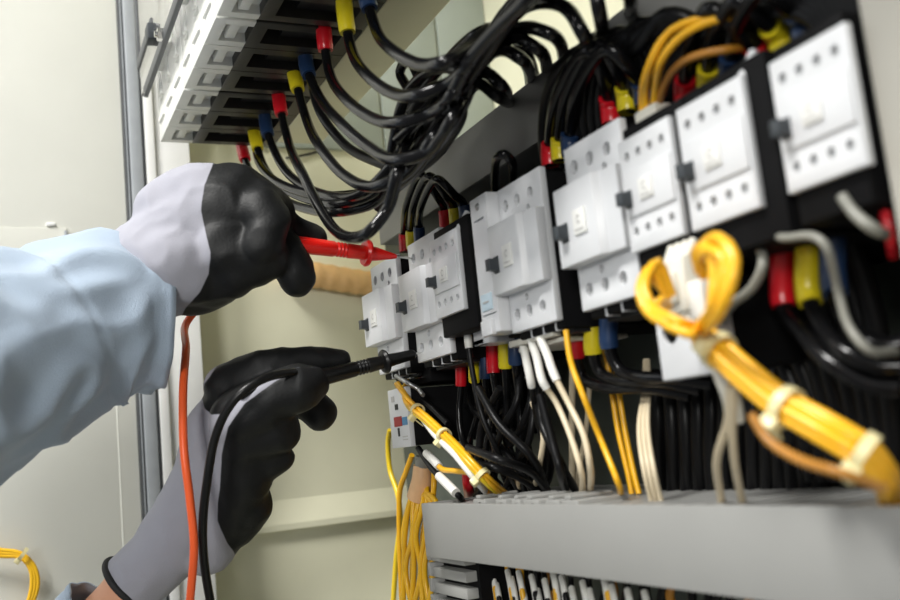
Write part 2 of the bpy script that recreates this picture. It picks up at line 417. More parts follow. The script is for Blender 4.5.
# dark overload block between contactors and relay
t = empty('overload_relay', (-.66, .27, .046), 'dark overload block hanging under the leftmost contactor, above the slim relay', 'overload relay')
link('body', B((.0, .048, .0, .085, 0, .0125)), M_BLACK, t, bev=.001)
link('terminal_tab', B((.006, .012, -.012, .002, .0035, .0045), (.020, .026, -.012, .002, .0035, .0045), (.034, .040, -.012, .002, .0035, .0045)), M_STEEL, t, bev=.0003)
# slanting grey lever below leftmost contactor
o = wire([(396, 376, .256), (408, 383), (418, 389, .262), (423, 395)], .0016, M_SCREW, 'small bent grey metal lever under the leftmost contactor', name='bent_lever', cat='lever')
# grey mounting foot with a round hole between c3 and c4
bm = B((0, .014, 0, .004, 0, .020), (0, .020, 0, .03, 0, .004)); t = link('mounting_bracket', bm, M_WHITE, bev=.0008); t.location = P(474, 347, .262)
cb = bmesh.new(); cyl(cb, (.006, -.01, .012), (.006, .01, .012), .0042)
carve(t, Bm if False else cb) if False else None
cb.free()
tag(t, 'small pale grey mounting bracket left of the blue tagged auxiliary block', 'bracket')
# horizontal grey bar under the central contactor
a = P(508, 341, .262); b = P(552, 333, .262)
t = link('terminal_bar', B((a.x, b.x, .262, .268, .052, .0555), (a.x, b.x, .268, .31, .049, .0515)), M_OFFW, bev=.0006)
tag(t, 'thin pale bar under the central contactor, above the white ferrules', 'terminal bar')

# ------------------------------------------------------------------ moulded case breakers, upper left
def breaker(i, label):
    pw = .0405; w = pw*3
    if 'br' in PROTO:
        t = copy_tree(PROTO['br']); t.location.x = -.824+i*(w+.0022); t['label'] = label; return t
    t = empty('circuit_breaker', (-.824+i*(w+.0022), .13, .285), label, 'circuit breaker', 'three pole breakers in the upper row'); PROTO['br'] = t
    c = link('front_cover', B((.0003, w-.0003, 0, .027, 0, .145)), M_MCCB, t, bev=.0009)
    cb = bmesh.new()
    for k in range(3):
        x = pw*(k+.5)
        box(cb, x-.0125, x+.0125, .008, .0275, -.001, .007)
        box(cb, x-.0205, x-.0195, -.001, .0275, -.001, .02)
        box(cb, x-.009, x+.009, -.001, .003, .028, .034)
        box(cb, x-.006, x+.006, -.001, .003, .100, .108)
    carve(c, cb)
    for k in range(3):
        x = pw*(k+.5)
        link('terminal_shroud', B((x-.0115, x+.0115, .012, .019, .0015, .007)), M_MCCB, t, bev=.0008)
        link('cover_rib', B((x-.012, x+.012, -.0018, .001, .014, .018)), M_MCCB, t, bev=.0006)
        link('cover_rib', B((x-.004, x+.004, -.0018, .001, .036, .060)), M_MCCB, t, bev=.0006)
        link('cover_rib', B((x-.010, x+.010, -.0018, .001, .094, .099)), M_MCCB, t, bev=.0006)
    link('toggle', B((w/2-.008, w/2+.008, -.016, .001, .064, .078)), M_BTN, t, bev=.0015)
    link('front_panel', B((w/2-.03, w/2+.03, -.004, .001, .052, .092)), M_MCCB, t, bev=.001)
    d = link('body', B((.0003, w-.0003, .0265, .100, .0, .145)), M_DGREY, t, bev=.001)
    cb = bmesh.new()
    for k in range(3):
        x = pw*(k+.5); box(cb, x-.0115, x+.0115, .036, .088, -.001, .012)
        box(cb, x-.0206, x-.0196, .0265, .101, -.001, .004)
    carve(d, cb)
    for k in range(3):
        x = pw*(k+.5); link('terminal_clamp', B((x-.010, x+.010, .050, .084, .006, .0115)), M_SLOT, t)
    return t
breaker(0, 'breaker at the far left lower end of the upper row, nearest the raised glove')
breaker(1, 'middle breaker of the upper row, beside the one at the lower end')
breaker(2, 'breaker of the upper row cut off by the top of the photo')
for i in (3, 4, 5): breaker(i, 'breaker of the upper row beyond the top edge of the photo')
# hinged clear guard in front of the breakers
a = (-.824, .118, .325)
t = empty('breaker_guard', a, 'clear guard with a dark bottom bar in front of the upper breakers', 'guard')
link('bottom_bar', B((0, .40, 0, .004, 0, .009)), M_GASKETD, t, bev=.0008)
link('clear_sheet', B((-.02, .40, .0012, .0026, .009, .30)), M_ACRYL, t)
bm = bmesh.new(); cyl(bm, (.115, -.004, .006), (.115, .006, .006), .005, n=6); cyl(bm, (.115, -.006, .006), (.115, -.003, .006), .0025, n=12); link('fixing_screw', bm, M_STEEL, t)
# dark hooked hinge beside the guard
t = empty('guard_hinge', (-.855, .118, .362), 'dark hooked hinge bracket left of the clear guard, next to the grey door seal', 'hinge')
link('arm', B((0, .09, 0, .004, 0, .010), (0, .012, 0, .004, .010, .11), (0, .012, -.004, .0, .09, .16)), M_GASKETD, t, bev=.001)
link('backing_strip', B((-.012, .10, .004, .007, -.002, .2)), M_FRAME, t, bev=.001)

# ------------------------------------------------------------------ the big black wires of the breakers
RB = .0034; RS = .0054
G1 = 'thick black wires fanning down from the upper breakers'
land = [[(462,85),(484,72),(500,84),(507,106,.315)], [(470,70),(500,50),(520,58),(531,86,.315)], [(478,66),(512,38),(536,48),(548,76,.315)],
        [(480,52),(522,28),(550,34),(565,64,.315)], [(490,38),(530,5),(566,8),(582,32),(585,50,.315)], [(500,30),(560,-20),(590,-25),(599,10),(600,38,.315)], [(500,20),(570,-45),(615,-50),(627,-15),(629,16,.315)],
        [(470,60),(520,10),(560,-30),(600,-80,.3)], [(455,90),(500,30),(545,-15),(570,-60,.3)]]
ups = [
 ('r', [(240,135,.203),(243,152),(250,172),(268,190,.195),(300,207),(345,211),(378,200,.205),(396,172),(414,135,.22),(440,108,.24)], 'lowest of the fan, its dark red sleeve just above the raised glove'),
 ('y', [(252,122,.203),(256,142),(262,162),(278,184,.195),(312,200),(355,201),(388,182,.205),(402,150),(425,118,.22),(445,98,.24)], 'second from the left, its yellow sleeve beside the lowest red one'),
 ('b', [(264,104,.203),(266,126),(275,152),(295,180,.195),(330,196),(368,190),(396,160,.205),(412,128),(432,104,.22),(450,90,.24)], 'third from left, dark blue sleeve between yellow and red ones'),
 ('r', [(277,82,.203),(280,106),(288,140),(303,175,.185),(322,212),(344,236,.18),(370,231),(388,208,.19),(397,175),(412,140,.21),(440,105,.24)], 'fourth from left, red sleeve, hanging in the lowest loop'),
 ('y', [(291,60,.203),(297,86),(306,118),(322,150,.19),(345,176),(378,186),(408,172,.20),(432,140),(455,106,.22),(468,86,.24)], 'fifth from left, big yellow sleeve mid fan'),
 ('b', [(305,38,.203),(306,64),(317,92),(340,122,.19),(370,148),(400,160),(430,150,.20),(452,120),(466,92,.22),(474,78,.24)], 'sixth from the left, its dark blue sleeve against the dark breaker body'),
 ('r', [(322,8,.203),(324,34),(328,66),(345,98,.19),(372,118),(402,122),(432,112,.20),(455,92),(472,70,.22),(480,60,.24)], 'seventh from left, red sleeve near the top edge'),
 ('y', [(343,-12,.203),(345,14),(350,44),(366,74,.19),(390,92),(420,95),(448,84,.20),(470,62),(484,48,.23)], 'eighth from left, yellow sleeve touching the top edge'),
 ('b', [(364,-38,.203),(366,-8),(374,24),(392,50,.19),(418,64),(446,62),(470,48,.21),(488,30,.23)], 'topmost of the fan, coming from above the photo without a visible sleeve'),
]
for k, ((s, pts, l), ln) in enumerate(zip(ups, land)):
    wire(pts+ln, RB, M_WIREK, 'thick black wire, '+l, G1, sl=s, slen=.024, sr=RS, skip=.004)
# spare loops in the tangle
loops = [
 [(384,200,.215),(392,150),(402,105),(422,76),(450,68),(470,82),(455,120),(425,160),(398,186),(372,192,.22),(335,196,.2),(285,186,.19),(258,160,.2),(256,135,.215)],
 [(378,208,.225),(400,165),(415,110),(432,88),(455,92),(462,112),(440,150),(405,180),(380,205,.23)],
 [(396,178,.235),(404,130),(420,95),(448,60),(480,32),(505,30,.26),(524,50),(536,80,.315)],
 [(390,190,.22),(415,140),(440,115),(470,70),(505,20),(530,-10),(545,-40,.26)],
 [(382,196,.235),(388,160),(405,135),(412,100),(400,72),(408,60),(418,75),(435,130),(442,150,.25)],
 [(405,170,.24),(430,130),(462,100),(478,84),(496,96),(512,104,.315)],
 [(398,140,.2),(420,120),(445,105),(470,60),(500,25),(535,-8),(560,-40,.24)],
 [(309,66,.215),(320,112,.205),(342,142,.21),(372,160),(400,165),(428,140),(450,105),(480,62),(512,14),(538,-20,.25)],
]
for k, l in enumerate(loops):
    wire(l, RB*.95, M_WIREKM if k % 2 else M_WIREK, 'thick black wire looping inside the tangled black bundle above the raised probe', 'black loops inside the tangled bundle')
for k, (a, b) in enumerate((((290,157,.4),(318,152)), ((398,58,.4),(412,75)), )):
    pass
wire([PX(286,158,XW+.002), PX(300,156,XW+.002), PX(320,151,XW+.002), PX(345,143,XW+.002)], .0012, M_WIREKM, 'thin black wire crossing the cream wall behind the fan of thick wires', raw=True)

# ------------------------------------------------------------------ short jumpers above the contactors
G2 = 'black jumper wires arching between contactor tops'
def jumper(a, b, apex, s, label, r=.0028, ya=.277, ym=.255, se=None):
    (u0, v0), (u1, v1) = a, b
    ux, vx = apex
    pts = [P(u0, v0+6, ya), P(u0-1, v0-12, ya), P(u0*.8+ux*.2-3, v0*.45+vx*.55, ym+.008), P(ux*.72+u0*.28, vx*.98+4, ym), P(ux, vx, ym), P(ux*.45+u1*.55, vx*.6+v1*.4, ym+.01), P(u1-2, v1-12, ya), P(u1, v1+8, ya)]
    return wire(pts, r, M_WIREK, label, G2, sl=s, sl_end=se or s, slen=.012, sr=r*1.55, raw=True)
jumper((405,246), (446,222), (424,176), 'r', 'leftmost black jumper with red sleeved ends, arching from the leftmost contactor to the next')
jumper((412,243), (456,220), (432,177), 'y', 'black jumper with yellow sleeved ends, arching from the leftmost contactor to the next')
jumper((420,239), (466,217), (440,180), 'b', 'black jumper with dark blue sleeved ends, arching from the leftmost contactor to the next')
wire([(495,192,.275),(495,172,.262),(498,157,.25),(504,154),(511,160,.256),(513,178,.27),(514,190,.28)], .0026, M_WIREK, 'small tight black wire loop standing behind the top left of the central contactor')
jumper((551,160), (612,116), (592,52), 'r', 'black jumper with red sleeved ends, arching above the central contactor', r=.0034)
jumper((561,155), (628,104), (602,46), 'y', 'black jumper with yellow sleeved ends, arching above the central contactor', r=.0034)
jumper((571,150), (645,98), (612,50), 'b', 'black jumper with dark blue sleeved ends, arching above the central contactor', r=.0034)
for k, (a, b, ap) in enumerate((((686,104), (762,66), (712,8)), ((709,92), (782,50), (738,0)), ((731,80), (804,32), (765,-10)))):
    jumper(a, b, ap, 'ryb'[k], 'blurred black jumper with %s sleeved ends, arching above the two rightmost contactors' % ('red', 'yellow', 'dark blue')[k], r=.0032)
G3 = 'thick black wires massed in the shade above the right contactors'
for k in range(11):
    u = 552+k*8; a = 6*math.sin(k*2.1)
    wire([(u-3, 176-k*5, .285), (u-8, 140-k*5, .277), (u-5, 100-k*4, .270), (u+10, 66-k*3+a, .262), (u+34, 50-k*3-a, .262), (u+58, 60-k*4, .268), (u+74, 92-k*5, .277), (u+80, 120-k*5, .285)], .0036, M_WIREKM, 'thick black wire in the shaded mass arching over the contactor tops right of centre', G3)
for k in range(10):
    wire([(655+k*4, 130-k*6, .285), (664+k*8, 84-k*5, .277), (694+k*9, 46-k*6, .270), (750+k*9, 18-k*6, .268), (808+k*5, 14-k*6, .270), (842+k*2, 60, .277), (850, 110, .285)], .0036, M_WIREKM, 'thick black wire in the dark bundle sweeping across to the beige right wall', 'black wires sweeping to the right wall')

# orange control wires and their white connector (top)
t = link('wire_connector', B((0, .016, 0, .012, 0, .014)), M_OFFW, bev=.0015); t.location = P(637, 143, .262)
tag(t, 'cream plug connector with orange wires on top of the flat fronted contactor', 'connector')
for k, (pts, m) in enumerate((([(648,122,.266),(645,98,.262),(652,60,.25),(672,30),(705,18,.255),(750,12,.27),(800,15,.30)], M_ORANGE), ([(653,118,.266),(655,92,.262),(663,58,.25),(684,34),(715,20,.255),(760,14,.27),(810,20,.30)], M_ORANGE),
                     ([(644,124,.266),(642,104,.264),(646,74,.254),(662,40),(690,22,.255),(740,16,.27),(790,20,.30)], M_ORANGE), ([(656,112,.268),(668,78,.26),(690,58,.255),(725,50,.26),(760,50,.29)], M_BROWN))):
    wire(pts, .0017, m, ('orange wire rising from the cream connector and curving off to the upper right', 'brownish orange wire branching low from the cream connector')[m is M_BROWN], 'orange wires of the top connector' if m is M_ORANGE else None)

# ------------------------------------------------------------------ wires leaving the contactor bottoms
RL = .0023; SLR = .0040
def down(u, v0, v1, s, label, bottom, y=.282, r=RL, g='black wires dropping from contactor bottoms', sr=None, sl=.0165):
    pts = [P(u, v0, y), P(u+.5, v1, y)]+[P(*b) for b in bottom]
    return wire(pts, r, M_WIREK, label, g, sl=s, slen=sl, sr=sr or r*1.72, raw=True)
down(460.5,358,386,'r','black wire with a red sleeve, under the contactor the probes touch',[(459,410,.28),(463,440,.28),(478,462,.29),(492,492,.30)])
down(474,354,382,'y','black wire with a yellow sleeve half hidden behind the thin ferruled wire',[(478,410,.29),(470,440,.29),(472,470,.30),(480,495,.31)])
down(485,352,384,'b','black wire with a dark blue sleeve left of the bright red one',[(488,400,.285),(492,420,.29),(486,450,.29),(500,494,.30)])
down(493,341,373,'r','black wire with a glossy bright red sleeve, left of the blue tagged auxiliary block',[(497,400,.28),(492,430,.28),(500,462,.29),(512,494,.30)], r=.0026)
down(505,338,368,'y','black wire with a broad yellow sleeve, below the blue tagged auxiliary block',[(507,400,.285),(506,430,.285),(510,462,.29),(520,492,.30)], r=.0026)
down(515,336,364,'b','black wire with a dark blue sleeve beside the white ferrules',[(519,400,.29),(521,430,.29),(519,462,.29),(526,492,.30)], r=.0026)
G5 = 'black wires curving right from the central contactor'
down(576,318,358,'r','black wire with a red sleeve curving right under the central contactor',[(582,376,.285),(604,387,.285),(650,388,.29),(690,396,.30)], r=.0032, g=G5, sr=.0050, sl=.020)
down(593,312,354,'y','black wire with a yellow sleeve curving right under the central contactor',[(600,372,.285),(622,381,.285),(664,382,.29),(700,390,.30)], r=.0032, g=G5, sr=.0050, sl=.020)
down(609,308,348,'b','black wire with a dark blue sleeve curving right under the central contactor',[(618,368,.285),(640,377,.285),(674,378,.29),(712,384,.30)], r=.0032, g=G5, sr=.0050, sl=.020)
# far right, blurred
G6 = 'blurred black wires sagging at the far right'
down(783,248,306,'r','blurred black wire with a dark red sleeve, sagging at the far right',[(800,330,.275),(830,362,.27),(870,384,.275),(900,388,.28)], r=.0034, g=G6, sr=.0050, sl=.022, y=.28)
down(808,240,294,'y','blurred black wire with a yellow sleeve, sagging at the far right',[(822,326,.275),(848,354,.27),(880,366,.275),(905,366,.28)], r=.0034, g=G6, sr=.0050, sl=.022, y=.28)
down(833,234,284,'b','blurred black wire with a dark blue sleeve, sagging at the far right',[(842,312,.275),(862,338,.27),(885,346,.275),(908,342,.28)], r=.0034, g=G6, sr=.0050, sl=.022, y=.28)
# loose black tangle below the middle contactors
G7 = 'loose black wires tangled above the lower duct'
rnd = random.Random(3)
for k in range(16):
    u0 = 462+k*5+rnd.uniform(-3, 3); u1 = 470+rnd.uniform(0, 75); um = (u0+u1)/2+rnd.uniform(-22, 22)
    y0 = .29+rnd.uniform(0, .04)
    wire([(u0, 372-k*1.6, y0), (u0+rnd.uniform(-6, 6), 400, y0-.01), (um, 430+rnd.uniform(-10, 10), y0-.015), ((um+u1)/2+rnd.uniform(-14, 14), 462, y0-.01), (u1, 496, y0)], .0022, M_WIREKM, 'loose black wire in the tangle between the middle contactors and the lower duct', G7)
for k, pts in enumerate(([(452,452,.262),(470,462),(495,468),(520,478,.28),(540,492,.30)], [(468,448,.25),(500,460),(528,470,.27),(550,494,.30)], [(540,395,.27),(552,440),(560,470),(566,494,.30)], [(537,372,.275),(541,420),(560,462),(575,490,.30)], [(478,388,.26),(500,425),(530,455,.27),(548,492,.30)], [(500,388,.27),(482,425),(478,462),(476,494,.3)])):
    wire(pts, .0024, M_WIREKM, 'black wire lying slantwise across the front of the tangle above the lower duct', 'slanting black wires over the tangle')
# heavy vertical cables, right half
for k in range(13):
    u = 658+k*13.5
    wire([(u-4, 372-k*4, .325), (u, 410, .32), (u+2*math.sin(k), 450, .32), (u+3, 500, .325)], .0042, M_WIREKM, 'heavy black cable in the shaded row behind the orange bundle, dropping into the duct', 'heavy black vertical cables')
for k in range(8):
    wire([(735+k*16, 215+k*3, .30), (750+k*16, 270+10*math.sin(k), .305), (772+k*15, 330, .31), (800+k*13, 400+6*math.cos(k*2), .315), (815+k*12, 480, .32)], .0046, M_WIREKM, 'heavy black cable in the dark area under the two rightmost contactors', 'heavy black cables under the rightmost contactors')
# thin wire with a white ferrule in front of c3
wire([(466.5,314,.262),(467.5,330),(469,348),(474,380),(482,415,.262),(498,452,.27),(520,494,.30)], .0018, M_WIREKM, 'thin black wire with an upright white ferrule, in front of the red and yellow sleeves', sl='w', slen=.020, sr=.0026, skip=.0)
# white ferruled wires under the central contactor
for k, (pts, m, l) in enumerate((
  ([(522,340,.266),(526,358),(531,382),(537,420,.28),(545,455,.29),(540,494,.30)], M_WIREKM, 'black wire with a long white ferrule, leftmost of the three ferrules under the central contactor'),
  ([(531,339,.264),(537,358),(543,382),(556,402,.27),(572,440),(581,470),(582,500,.29)], M_CREAMW, 'cream wire with a long white ferrule, middle of the three under the central contactor'),
  ([(540,338,.262),(547,354),(554,374),(568,402,.265),(584,436),(590,465),(590,498,.29)], M_CREAMW, 'cream wire with a long white ferrule, rightmost of the three under the central contactor'))):
    wire(pts, .0017, m, l, 'wires with white ferrules under the central contactor', sl='w', slen=.026, sr=.0024)
wire([(573,350,.30),(572,400,.30),(572,450),(573,492)], .002, M_CREAMW, 'straight cream wire behind the two ferruled cream wires')
wire([(532,402,.28),(543,432),(540,462),(533,492,.30)], .0016, M_CREAMW, 'thin pale wire curving down beside the black tangle')
wire([(518,455,.29),(518,475),(518,493,.3)], .0018, M_CREAMW, 'short pale wire standing upright at the left end of the grey clamps')
wire([(590,380,.31),(586,430),(580,465),(576,494)], .0016, M_CREAMW, 'thin pale green wire behind the slanting orange wire')
wire([(566,330,.262),(571,362),(583,395),(601,440,.27),(618,482),(621,496,.29)], .0016, M_ORANGE, 'single orange wire slanting down beside the red sleeve right of the ferrules')
wire([(604,345,.30),(610,380,.30),(618,430),(629,478),(632,494)], .0016, M_ORANGE, 'left one of two parallel orange wires right of the slanting single one', 'pair of parallel orange wires')
wire([(612,345,.30),(617,380,.30),(625,430),(635,478),(639,494)], .0016, M_ORANGE, 'right one of two parallel orange wires right of the slanting single one', 'pair of parallel orange wires')
for k in range(3):
    wire([(645+k*1.5,360,.31),(644+k*2.5,388,.30),(639+k*4.5,430,.28),(644+k*5,470,.27),(652+k*5,504,.275)], .0012, M_CREAMW, 'cream wire in the bunch of three dropping left of the heavy black cables', 'bunch of three cream wires')
for k, (du, m) in enumerate(((0, M_CREAMW), (7, M_CREAMW))):
    wire([(730+k*4,385,.235),(728+du*.6,420,.24),(717+du*2.5,460,.25),(722+du*3,505,.27)], .0016, m, 'cream wire %s dropping under the large orange bundle' % ('on the left of the pair', 'on the right of the pair')[k], 'pair of cream wires under the orange bundle')
# pale grey wires at the right
wire([(748,222,.262),(756,240),(763,264,.255),(752,288),(732,304),(722,322,.262)], .0019, M_GREYW, 'pale grey wire bending round right of the orange loop')
wire([(768,228,.262),(785,238,.25),(812,236),(826,246),(838,290,.258),(848,325),(868,350),(895,352,.275)], .0016, M_GREYW, 'long pale grey wire hanging at the far right between the blurred sleeves and the wall')
wire([(842,196,.25),(855,214),(872,228),(897,238,.275)], .002, M_GREYW, 'thick cream wire below the rightmost contactor running to the wall')
wire([(885,212,.262),(890,235),(893,255,.272)], .0018, M_SRED, 'blurred red sleeved wire end against the beige right wall')

# ------------------------------------------------------------------ big orange bundle, right
t = empty('wire_connector', P(664, 322, .238), 'large cream multi pin connector with cream wires inside the orange wire loop', 'connector')
bm = bmesh.new()
box(bm, 0, .016, 0, .012, .002, .024)
link('housing', bm, M_OFFW, t, bev=.002)
link('latch', B((.003, .012, -.002, .002, .006, .018)), M_OFFW, t, bev=.0008)
link('locking_cap', B((.0145, .0235, .001, .012, -.002, .013)), M_FERR, t, bev=.0015)
for k in range(4):
    bm = bmesh.new(); cyl(bm, (.002+k*.004, .004, .023), (.0+k*.0045, .009, .030), .0018); link('pin_boot', bm, M_OFFW, t)
cen = [(700,334,.23),(716,348,.228),(740,370,.228),(782,404,.228),(830,432,.23),(866,454,.235),(884,474,.245),(891,494,.262),(893,515,.28)]
starts = [[(668,300,.228),(652,268,.222),(640,288,.214),(648,312,.212),(675,326,.212)], [(672,296,.230),(658,262,.225),(645,284,.216),(652,306,.214),(680,322,.212)],
          [(700,272,.22),(696,252,.215),(708,248,.212),(714,268,.212),(712,306,.21)], [(706,268,.225),(704,246,.218),(720,238,.212),(731,258,.21),(722,306,.208)],
          [(704,276,.222),(700,258,.215),(713,250,.21),(724,262,.209),(716,300,.208)], [(712,262,.225),(712,242,.218),(726,242,.212),(735,262,.21),(726,300,.208)],
          [(668,306,.228),(662,300,.222),(655,312,.214),(670,326,.212),(690,334,.212)], [(664,290,.23),(648,276,.222),(643,296,.214),(656,318,.212),(684,332,.212)]]
for k, s in enumerate(starts):
    a = 2*math.pi*k/7+.4; ro = 0 if k == 7 else .0037
    ps = [P(*q) for q in s]
    for j, q in enumerate(cen):
        c = P(*q); f = 1 if j > 0 else .7
        ps.append(c+Vector((.25*math.cos(a)*ro, math.sin(a)*ro, math.cos(a)*ro))*f)
    wire(ps, .0019, M_ORANGE, 'orange wire looping round the large cream connector into the thick tied bundle at the right', 'orange wires of the thick right bundle', raw=True)
for k in range(3):
    wire([(676+k*9,296,.244),(690+k*8,318,.242),(706+k*6,345,.240),(720+k*5,378,.238),(728+k*4,400,.240),(731+k*4,420,.244)], .0021, M_OFFW, 'cream wire running from the large connector down under the orange bundle', 'cream wires of the large connector')
wire([(752,415,.21),(768,440),(800,460),(845,474),(882,488,.225)], .0015, M_BROWN, 'brownish orange wire sagging below the thick orange bundle')

def cable_tie(c, axis, r, label, w=.0035, group=None, tail=.012, hd=Vector((0, -1, .3))):
    axis = axis.normalized(); q = axis.to_track_quat('Z', 'Y')
    bm = bmesh.new(); n = 28; rings = []
    for i in range(n):
        d = q @ Vector((math.cos(2*math.pi*i/n), math.sin(2*math.pi*i/n), 0))
        rings.append([bm.verts.new(c+d*rr+axis*s) for rr, s in ((r, -w/2), (r+.0011, -w/2), (r+.0011, w/2), (r, w/2))])
    for i in range(n):
        a, b = rings[i], rings[(i+1) % n]
        for k in range(4): bm.faces.new((a[k], b[k], b[(k+1)%4], a[(k+1)%4]))
    t = link('cable_tie', bm, M_TIE, auto=50); tag(t, label, 'cable tie', group)
    hd = (hd-axis*hd.dot(axis)).normalized(); sd = axis.cross(hd)
    bm = bmesh.new()
    def obox(o, ex, ey, ez, a, b, d):
        vs = [bm.verts.new(o+ex*x*a+ey*y*b+ez*z*d) for x in (-1, 1) for y in (-1, 1) for z in (-1, 1)]
        for f in ((0,1,3,2),(4,6,7,5),(0,4,5,1),(2,3,7,6),(0,2,6,4),(1,5,7,3)): bm.faces.new([vs[i] for i in f])
    obox(c+hd*(r+.0022), axis, sd, hd, w*.75, w*.7, .0022); link('tie_head', bm, M_TIE, t, bev=.0004)
    if tail:
        bm = bmesh.new(); obox(c+hd*(r+.002)+sd*(w*.7+tail/2), axis, sd, hd, w*.4, tail/2, .0004); link('tie_tail', bm, M_TIE, t)
    return t
def tie_on(cen, i, f, r, label, **k):
    a, b = P(*cen[i]), P(*cen[i+1]); return cable_tie(a.lerp(b, f), b-a, r, label, **k)
tie_on(cen, 1, .1, .0058, 'blurred cable tie where the orange loop narrows into the bundle', tail=0)
tie_on(cen, 3, .1, .0058, 'blurred cable tie in the middle of the thick orange bundle', tail=.006, hd=Vector((-.3, -1, -1)), w=.0038)
tie_on(cen, 4, .95, .0058, 'blurred cable tie at the lower end of the thick orange bundle', tail=.006, hd=Vector((-.3, -1, -.8)), w=.0038)

# ------------------------------------------------------------------ orange bundle, left
cen2 = [(396,388,.262),(408,402,.252),(430,422,.25),(452,443,.25),(468,460,.25),(484,477,.255),(510,500,.285)]
for k in range(5):
    a = 2*math.pi*k/5; ro = .0020
    if k < 2: ps = [P(402+k*3, 394, .262), P(396+k*2, 384-k, .256)]
    else: ps = [P(398+k*2, 380, .268)]
    for j, q in enumerate(cen2[1:]): ps.append(P(*q)+Vector((0, math.sin(a)*ro, math.cos(a)*ro)))
    wire(ps, .0015, M_ORANGE if k != 3 else M_YELLOW, 'orange wire in the slim tied bundle slanting across the black side of the small relay', 'orange wires of the slim left bundle', raw=True)
wire([(418,412,.252),(436,436,.249),(456,456,.247),(474,478,.252),(492,498,.28)], .0021, M_FERR, 'pinkish white wire strapped along the underside of the slim orange bundle')
wire([(398,378,.262),(412,392,.266),(430,406,.268),(448,424,.27)], .0022, M_WIREKM, 'black wire running along the top of the slim orange bundle')
tie_on(cen2, 1, .45, .0038, 'upper cable tie on the slim orange bundle, beside the printed relay face', tail=.008, w=.003, hd=Vector((-1, -1, -1)))
tie_on(cen2, 2, .65, .0038, 'middle cable tie on the slim orange bundle', tail=.008, w=.003, hd=Vector((-1, -1, -1)))
tie_on(cen2, 4, .9, .0038, 'lowest cable tie on the slim orange bundle, just above the grey duct', tail=0, w=.003, hd=Vector((-.5, -1, -.2)))
wire([(426,453,.262),(434,461),(442,469),(455,471),(472,474,.265),(484,488),(490,500,.285)], .0019, M_ORANGE, 'orange wire with a white ferrule leaving the bottom of the small relay', sl='w', slen=.018, sr=.0029)
o = wire([(418,448,.262),(430,466),(444,481),(458,495,.262),(462,500,.275)], .0022, M_WIREKM, 'black wire with a white marker sleeve dropping at the left end of the lower duct')
pa = spline(pix([(439,476,.2605),(448,485),(456,493)]), .001); bm = bmesh.new(); tube(bm, pa, .0031, 12); link('marker_sleeve', bm, M_FERR, o)
wire([(467,462,.285),(468,480),(470,498,.30)], .004, M_SRED, 'short dark red wire sleeve standing at the left end of the lower duct')
# yellow and orange wires falling left of the duct
wire([(390,430,.30),(388,442),(390,470),(398,495),(400,520),(396,560),(393,605)], .0023, M_YELLOW, 'yellow wire hanging free down the left edge of the orange bunch')
wire([(412,455,.28),(406,472),(400,490),(399,515),(400,560),(402,605)], .0021, M_ORANGE, 'orange wire leaving the small relay and joining the hanging bunch')
wire([(434,470,.275),(434,485),(432,505,.27)], .0021, M_ORANGE, 'short orange wire between the tan wrap and the duct end')
for k in range(14):
    u = 406+(k % 7)*4.6; y = .268+(k//7)*.010; w1 = 3*math.sin(k*1.7)
    wire([(420+(k % 5)*1.2, 456, .275), (417+(k % 5)*2.4, 484, .274), (u+3, 505, y), (u-1+w1, 535, y-.003), (u-2-w1, 570, y), (u-3+w1*2, 615, y)], .0020, MATS['deep_yellow_wire_pvc'], 'orange wire in the bunch hanging left of the lower duct below the tan wrap', 'orange wires of the hanging bunch')
bm = bmesh.new(); path = spline(pix([(422,465,.272),(422,480),(420,497)]), .001); tube(bm, path, .0078, 20, lambda t: .0062+.0034*t)
t = link('paper_wrap', bm, M_TAN); tag(t, 'tan paper wrap round the top of the hanging orange bunch', 'wrap')
bm = bmesh.new(); path = spline(pix([(423,456,.272),(423,461),(422.5,466)]), .001); tube(bm, path, .0055, 16)
t = link('grey_band', bm, M_GREYW); tag(t, 'grey band above the tan wrap on the hanging orange bunch', 'band')

# grey clamps standing in the duct slots
for k, (u, w) in enumerate(((474, .016), (496, .013), (512, .010), (524, .017), (546, .014), (562, .016))):
    p = P(u, 503, .254)
    t = empty('terminal_clamp', (p.x, .2535, -.0385), ['grey clamp nearest the left end of the lower duct', 'second grey clamp from the left in the lower duct', 'third grey clamp from the left, at the foot of the short pale wire', 'fourth grey clamp from the left in the lower duct', 'fifth grey clamp from the left, at the feet of slanting black wires', 'rightmost grey clamp in the lower duct, left of the cream wires'][k], 'clamp', 'grey clamps in the lower duct')
    c = link('clamp_body', B((0, w, 0, .03, 0, .0065), (0, w*.35, .002, .028, .0065, .0085)), M_DUCT, t, bev=.0006)
    cb = B((w*.45, w*.65, -.002, .012, .0025, .0046)); carve(c, cb)
    screw(t, w*.8, -.0004, .0035, .0012)
# terminal stack below the left end of the duct
t = empty('terminal_block', P(437, 640, .262), 'stack of grey slatted terminals under the left end of the lower duct', 'terminal block')
z0 = P(423, 640, .262).z
n = 8
for k in range(n):
    link('terminal_level', B((0, .056, 0, .05, k*.0105, k*.0105+.0066), (0, .005, -.002, .05, k*.0105+.0008, k*.0105+.0095)), M_DUCT, t, bev=.0006)
link('core', B((.004, .06, .008, .06, 0, n*.0105-.002)), M_BLACK, t)
